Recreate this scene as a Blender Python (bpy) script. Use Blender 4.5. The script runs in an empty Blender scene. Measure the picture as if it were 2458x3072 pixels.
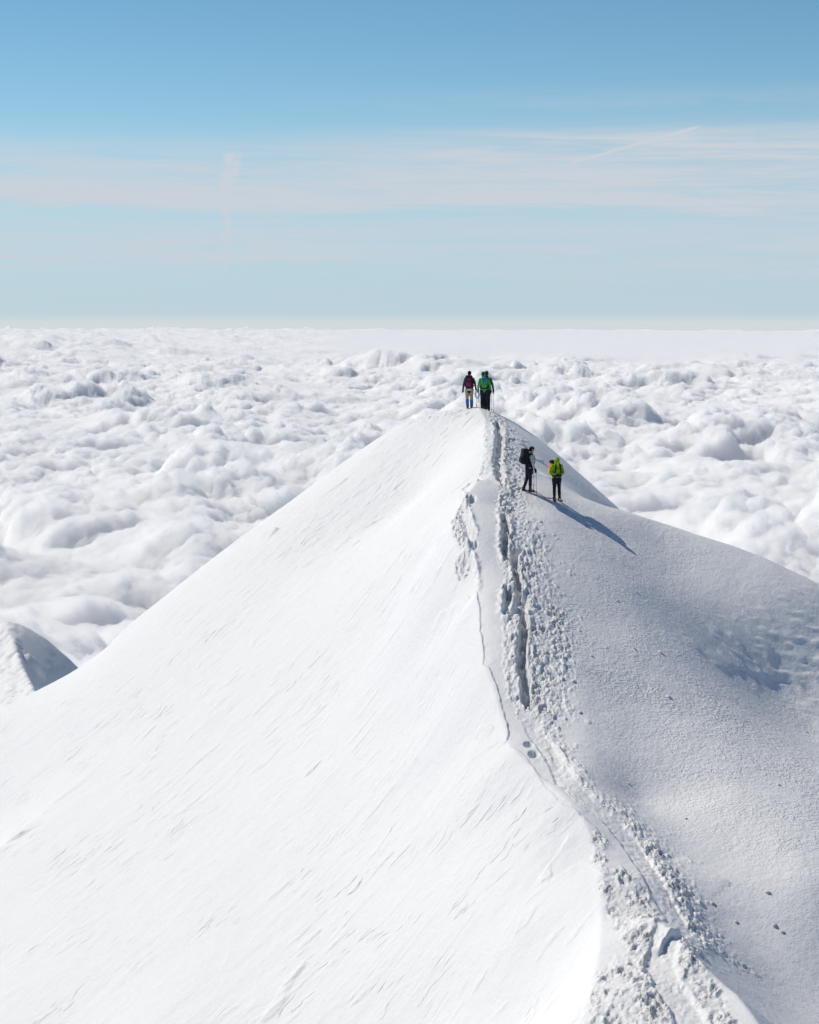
import bpy, bmesh, math, random
import numpy as np
from mathutils import Vector, Matrix
R = math.radians
sc = bpy.context.scene
col = sc.collection

# ---------------------------------------------------------------- camera, sky, sun, exposure
cam_d = bpy.data.cameras.new('camera')
cam = bpy.data.objects.new('camera', cam_d); col.objects.link(cam)
cam_d.sensor_fit = 'VERTICAL'; cam_d.sensor_height = 36.0; cam_d.lens = 36.0*1991/1024
cam_d.clip_start = .5; cam_d.clip_end = 600000
cam.location = (0, 0, 0)
cam.rotation_euler = (math.pi/2 - math.atan((512-315)/1991), 0, 0)
sc.camera = cam

SUN_EL, SUN_DIR = R(46), (0.829, -0.559)            # the light travels towards +x and a little towards the camera
def sun_setup():
    dx, dy = SUN_DIR; l = math.hypot(dx, dy); dx /= l; dy /= l
    tr = Vector((dx*math.cos(SUN_EL), dy*math.cos(SUN_EL), -math.sin(SUN_EL)))
    sd = bpy.data.lights.new('sun', 'SUN'); sd.energy = 4.6; sd.angle = R(.53); sd.color = (1, .935, .82)
    so = bpy.data.objects.new('sun', sd); col.objects.link(so)
    so.rotation_euler = tr.to_track_quat('-Z', 'Y').to_euler()
    so.location = (-30, 60, 40)
    return math.atan2(-dx, -dy)                   # compass azimuth of the sun, from +y towards +x
SUN_AZ = sun_setup()

class NT:
    """small helper to wire node trees"""
    def __init__(s, tree): s.t = tree; s.n = tree.nodes; s.l = tree.links
    def new(s, typ, **kw):
        n = s.n.new(typ)
        for k, v in kw.items(): setattr(n, k, v)
        return n
    def put(s, sock, v):
        if isinstance(v, bpy.types.NodeSocket): s.l.new(v, sock)
        else: sock.default_value = v
    def math(s, op, a, b=0., c=None, clamp=False):
        n = s.new('ShaderNodeMath', operation=op, use_clamp=clamp)
        s.put(n.inputs[0], a); s.put(n.inputs[1], b)
        if c is not None: s.put(n.inputs[2], c)
        return n.outputs[0]
    def noise(s, vec, scale, detail=4, rough=.5, dist=0., typ=None):
        n = s.new('ShaderNodeTexNoise'); s.put(n.inputs['Vector'], vec)
        s.put(n.inputs['Scale'], scale); s.put(n.inputs['Detail'], detail); s.put(n.inputs['Roughness'], rough); s.put(n.inputs['Distortion'], dist)
        return n.outputs['Fac']
    def ramp(s, v, a, b, lo=0., hi=1.):
        n = s.new('ShaderNodeMapRange', interpolation_type='SMOOTHSTEP')
        s.put(n.inputs[0], v); s.put(n.inputs[1], a); s.put(n.inputs[2], b); s.put(n.inputs[3], lo); s.put(n.inputs[4], hi)
        return n.outputs[0]
    def cramp(s, v, stops, interp='B_SPLINE'):
        n = s.new('ShaderNodeValToRGB'); e = n.color_ramp; e.interpolation = interp
        while len(e.elements) > 1: e.elements.remove(e.elements[-1])
        e.elements[0].position = stops[0][0]; c = stops[0][1]; e.elements[0].color = (c, c, c, 1) if not isinstance(c, tuple) else (*c, 1)
        for p, c in stops[1:]:
            el = e.elements.new(p); el.color = (c, c, c, 1) if not isinstance(c, tuple) else (*c, 1)
        s.put(n.inputs[0], v); return n.outputs[0]
    def comb(s, x, y, z):
        n = s.new('ShaderNodeCombineXYZ'); s.put(n.inputs[0], x); s.put(n.inputs[1], y); s.put(n.inputs[2], z); return n.outputs[0]
    def mixc(s, f, a, b, mode='MIX'):
        n = s.new('ShaderNodeMix', data_type='RGBA', blend_type=mode)
        s.put(n.inputs[0], f)
        for k, v in ((6, a), (7, b)): s.put(n.inputs[k], v if isinstance(v, bpy.types.NodeSocket) else (*v, 1))
        return n.outputs[2]

def build_world():
    w = bpy.data.worlds.new('World'); sc.world = w; w.use_nodes = True
    t = NT(w.node_tree); t.n.clear()
    sky = t.new('ShaderNodeTexSky', sky_type='NISHITA', sun_disc=False, sun_elevation=SUN_EL, sun_rotation=SUN_AZ,
                altitude=4200, air_density=1.0, dust_density=0.1, ozone_density=1.6)
    tc = t.new('ShaderNodeTexCoord').outputs['Generated']
    sp = t.new('ShaderNodeSeparateXYZ'); t.put(sp.inputs[0], tc); x, y, z = sp.outputs
    rr = t.math('SQRT', t.math('ADD', t.math('MULTIPLY', x, x), t.math('MULTIPLY', y, y)))
    el = t.math('ARCTAN2', z, rr); az = t.math('ARCTAN2', x, y)
    eld = t.math('MULTIPLY', el, 57.29578); azd = t.math('MULTIPLY', az, 57.29578)
    # long flat veils of cirrus low over the horizon
    v1 = t.comb(t.math('MULTIPLY', azd, .055), t.math('MULTIPLY', eld, .55), 1.7)
    v2 = t.comb(t.math('MULTIPLY', azd, .16), t.math('MULTIPLY', t.math('ADD', eld, t.math('MULTIPLY', azd, .012)), 2.6), 4.2)
    v3 = t.comb(t.math('MULTIPLY', azd, .5), t.math('MULTIPLY', eld, 9.), 8.1)
    n1 = t.noise(v1, 1., 4, .5, .3); n2 = t.noise(v2, 1., 6, .6, .6); n3 = t.noise(v3, 1., 5, .6, .4)
    ew = t.math('ADD', eld, t.math('MULTIPLY', t.math('SUBTRACT', n2, .5), .9))
    ew = t.math('ADD', ew, t.math('MULTIPLY', t.math('SUBTRACT', n3, .5), .35))
    ew = t.math('ADD', ew, t.math('MULTIPLY', t.math('SUBTRACT', n1, .5), .8))
    er = t.math('DIVIDE', ew, 8.)                      # 0..1 over 0..8 degrees
    def stops(l): return [(e/8., v) for e, v in l]
    left = t.cramp(er, stops([(0, .25), (.7, .10), (1.1, .30), (1.7, .62), (2.35, .55), (2.75, .25), (3.2, .85), (3.65, .80), (4.0, .50), (4.35, .52), (4.7, .38), (5.1, .12), (5.5, .0)]), 'LINEAR')
    right = t.cramp(er, stops([(0, .25), (.7, .12), (1.2, .38), (1.8, .52), (2.3, .48), (2.75, .36), (3.1, .80), (3.6, .85), (4.1, .80), (4.35, .55), (4.7, .72), (5.15, .62), (5.4, .15), (5.8, .06), (6.15, .14), (6.5, 0)]), 'LINEAR')
    f = t.ramp(azd, -6., 6.)
    m = t.new('ShaderNodeMix', data_type='FLOAT'); t.put(m.inputs[0], f); t.put(m.inputs[2], left); t.put(m.inputs[3], right)
    dens = t.math('MULTIPLY', m.outputs[0], t.ramp(n3, .2, .75, .75, 1.1))
    dens = t.math('MULTIPLY', dens, t.ramp(n2, .32, .60, .55, 1.35))
    dens = t.math('MULTIPLY', dens, t.ramp(n1, .30, .60, .6, 1.1))
    # two contrails: an old one standing upright at the left, a thin fresh one at the right
    wob = t.math('MULTIPLY', t.math('SUBTRACT', n3, .5), .9)
    c1 = t.math('ABSOLUTE', t.math('SUBTRACT', azd, t.math('ADD', t.math('ADD', t.math('MULTIPLY', eld, .10), -5.45), wob)))
    w1 = t.ramp(eld, 1.2, 4.6, .10, .38)
    k1 = t.math('MULTIPLY', t.ramp(t.math('DIVIDE', c1, w1), 0., 1., .8, 0.), t.math('MULTIPLY', t.ramp(eld, .9, 1.6), t.ramp(eld, 4.45, 4.65, 1., 0.)))
    brk = t.noise(t.comb(t.math('MULTIPLY', azd, 2.2), t.math('MULTIPLY', eld, 1.6), 2.), 1., 5, .65, 1.)
    k1 = t.math('MULTIPLY', k1, t.ramp(brk, .30, .62, .15, 1.))
    c2 = t.math('ABSOLUTE', t.math('SUBTRACT', eld, t.math('ADD', t.math('MULTIPLY', azd, .27), 3.05)))
    k2 = t.math('MULTIPLY', t.ramp(c2, 0., .07, .55, 0.), t.math('MULTIPLY', t.ramp(azd, 4.4, 4.9), t.ramp(azd, 7.9, 8.4, 1., 0.)))
    dens = t.math('ADD', dens, t.math('ADD', k1, k2), clamp=True)
    dens = t.math('MULTIPLY', dens, 1.05, clamp=True)
    tint = t.mixc(1., sky.outputs[0], t.mixc(t.ramp(eld, 4., 40.), SKY_TINT, SKY_TINT_HIGH), 'MULTIPLY')
    # thin white air just over the sea of clouds, all the way round
    low = t.math('MULTIPLY', t.math('POWER', t.ramp(eld, -.6, 9., 1., 0.), 1.3), .85)
    base = t.mixc(low, tint, HORIZON)
    c = t.mixc(dens, base, CIRRUS)
    c = t.mixc(t.ramp(eld, -.30, .12, .75, 0.), c, (8.2, 8.5, 8.7))
    bg = t.new('ShaderNodeBackground'); t.put(bg.inputs[0], c); bg.inputs[1].default_value = SKY_STRENGTH
    out = t.new('ShaderNodeOutputWorld'); t.l.new(bg.outputs[0], out.inputs[0])
SKY_STRENGTH = .1
SKY_TINT = (.95, 1.27, 1.17)
SKY_TINT_HIGH = (.34, .70, 1.02)
HORIZON = (5.5, 6.85, 8.2)
CIRRUS = (6.9, 7.55, 8.3)
build_world()
sc.view_settings.view_transform = 'Standard'; sc.view_settings.look = 'None'
sc.view_settings.exposure = -0.24; sc.view_settings.gamma = 1.0; sc.view_settings.use_curve_mapping = False
sc.cycles.max_bounces = 44; sc.cycles.diffuse_bounces = 4; sc.cycles.volume_bounces = 44; sc.cycles.adaptive_threshold = .02

# ---------------------------------------------------------------- helpers
def tag(o, label=None, cat=None, group=None, kind=None):
    for k, v in (('label', label), ('category', cat), ('group', group), ('kind', kind)):
        if v: o[k] = v
    return o
def mesh_grid(name, X, Y, Z, mat, parent=None, attrs=None):
    """one mesh object from a (rows, cols) grid of points"""
    r, c = X.shape; V = np.stack([X, Y, Z], -1).reshape(-1, 3).astype(np.float32)
    i = np.arange(r-1)[:, None]*c + np.arange(c-1)[None]
    F = np.stack([i, i+1, i+c+1, i+c], -1).reshape(-1, 4)
    me = bpy.data.meshes.new(name)
    me.vertices.add(len(V)); me.vertices.foreach_set('co', V.ravel())
    me.loops.add(F.size); me.loops.foreach_set('vertex_index', F.ravel().astype(np.int32))
    me.polygons.add(len(F)); me.polygons.foreach_set('loop_start', np.arange(0, F.size, 4, dtype=np.int32))
    me.update(); me.shade_smooth()
    for k, v in (attrs or {}).items():
        a = me.attributes.new(k, 'FLOAT', 'POINT'); a.data.foreach_set('value', v.ravel().astype(np.float32))
    me.materials.append(mat)
    o = bpy.data.objects.new(name, me); col.objects.link(o); o.parent = parent
    return o
def new_mat(name, base=(.8, .8, .8), rough=.6, spec=.3):
    m = bpy.data.materials.new(name); m.use_nodes = True
    b = m.node_tree.nodes['Principled BSDF']
    b.inputs['Base Color'].default_value = (*base, 1); b.inputs['Roughness'].default_value = rough
    b.inputs['Specular IOR Level'].default_value = spec
    return m
def perlin(x, y, seed=0):
    """2D gradient noise, about -1..1"""
    xi = np.floor(x).astype(np.int64); yi = np.floor(y).astype(np.int64)
    xf = x - xi; yf = y - yi
    u = xf*xf*xf*(xf*(xf*6-15)+10); v = yf*yf*yf*(yf*(yf*6-15)+10)
    def g(ix, iy, dx, dy):
        h = (ix*374761393 + iy*668265263 + seed*974634777) & 0xffffffff
        h = ((h ^ (h >> 13))*1274126177) & 0xffffffff
        h = (h ^ (h >> 16)) & 1023
        a = h*(2*np.pi/1024)
        return np.cos(a)*dx + np.sin(a)*dy
    n00 = g(xi, yi, xf, yf); n10 = g(xi+1, yi, xf-1, yf)
    n01 = g(xi, yi+1, xf, yf-1); n11 = g(xi+1, yi+1, xf-1, yf-1)
    a = n00 + u*(n10-n00); b = n01 + u*(n11-n01)
    return (a + v*(b-a))*1.5
def fbm(x, y, n=4, seed=0, gain=.5, lac=2.03):
    s = 0; a = 1
    for i in range(n):
        s = s + a*perlin(x, y, seed+i*17); a *= gain; x = x*lac+3.7; y = y*lac+1.3
    return s
def hash2(ix, iy, seed):
    h = (ix*374761393 + iy*668265263 + seed*974634777) & 0xffffffff
    h = ((h ^ (h >> 13))*1274126177) & 0xffffffff
    h = h ^ (h >> 16)
    h2 = (h*2246822519 + 3266489917) & 0xffffffff
    h2 = h2 ^ (h2 >> 15)
    return (h & 0xffff)/65536., (h2 & 0xffff)/65536., ((h2 >> 9) & 0xffff)/65536.
def domes(x, y, seed=0, rmin=.45, rmax=.95):
    """height of overlapping round domes scattered one per cell, 0..~1"""
    xi = np.floor(x).astype(np.int64); yi = np.floor(y).astype(np.int64)
    best = np.zeros_like(x)
    for dx in (-1, 0, 1):
        for dy in (-1, 0, 1):
            cx, cy, cr = hash2(xi+dx, yi+dy, seed)
            r = rmin + (rmax-rmin)*cr
            d2 = ((xi+dx+cx-x)**2 + (yi+dy+cy-y)**2)/(r*r)
            best = np.maximum(best, r*np.sqrt(np.maximum(0, 1-d2)))
    return best
def sstep(a, b, x):
    t = np.clip((x-a)/(b-a), 0, 1)
    return t*t*(3-2*t)
def polysd(X, Y, P):
    """signed distance to a polyline (positive on its right-hand side seen from the camera) and the arc parameter 0..1"""
    P = np.asarray(P, float); rev = P[0, 1] > P[-1, 1]
    if rev: P = P[::-1]
    L = np.r_[0, np.cumsum(np.hypot(*np.diff(P, axis=0).T))]
    best = np.full(X.shape, 1e9); sg = np.ones(X.shape); par = np.zeros(X.shape)
    for i in range(len(P)-1):
        a = P[i]; d = P[i+1]-a; l2 = d@d + 1e-12
        t0 = ((X-a[0])*d[0] + (Y-a[1])*d[1])/l2; t = np.clip(t0, 0, 1)
        ex = X-a[0]-t*d[0]; ey = Y-a[1]-t*d[1]; dd = np.hypot(ex, ey)
        s = np.where(d[1]*(X-a[0]) - d[0]*(Y-a[1]) >= 0, 1., -1.)
        m = dd < best
        best = np.where(m, dd, best); sg = np.where(m, s, sg); par = np.where(m, L[i] + t*np.sqrt(l2), par)
    par = par/L[-1]
    return best*sg, (1-par if rev else par)
def kink(t, w, a, L):
    return -a*L*(1-np.exp(-(np.sqrt(t*t+w*w)-w)/L))
def kinks(X, Y, D):
    """the sharp crest lines of the ridge, added on top of the smooth surface"""
    t, s = polysd(X, Y, D['crest']); z = kink(t, .05, .32, 4.)
    t, s = polysd(X, Y, D['lower_edge']); z = z + kink(t, .05, .60, 2.5)
    t, s = polysd(X, Y, D['spur']); z = z + kink(t, 1.2, .16, 5.)
    t, s = polysd(X, Y, D['shoulder']); z = z + kink(t, .35, .14, 2.)
    return z
class Base:
    def __init__(self, D):
        self.D = D; P = np.asarray(D['ctrl'], float); self.P = P
        n = len(P); self.sc = 20.
        F = P[:, 2] - kinks(P[:, 0], P[:, 1], D)
        A = np.zeros((n+3, n+3)); x = P[:, :2]/self.sc
        r2 = ((x[:, None]-x[None])**2).sum(-1)
        A[:n, :n] = .5*r2*np.log(r2+1e-12) + np.eye(n)*D.get('smooth', 2e-3)
        A[:n, n] = 1; A[:n, n+1:] = x; A[n, :n] = 1; A[n+1:, :n] = x.T
        self.w = np.linalg.solve(A, np.r_[F, 0, 0, 0]); self.x = x
    def smooth(self, X, Y):
        X = np.asarray(X, float)/self.sc; Y = np.asarray(Y, float)/self.sc
        w = self.w; n = len(self.x)
        s = w[n] + w[n+1]*X + w[n+2]*Y
        for i in range(n):
            r2 = (X-self.x[i, 0])**2 + (Y-self.x[i, 1])**2
            s = s + w[i]*.5*r2*np.log(r2+1e-12)
        return s
    def __call__(self, X, Y):
        return self.smooth(X, Y) + kinks(np.asarray(X, float), np.asarray(Y, float), self.D)

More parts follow.
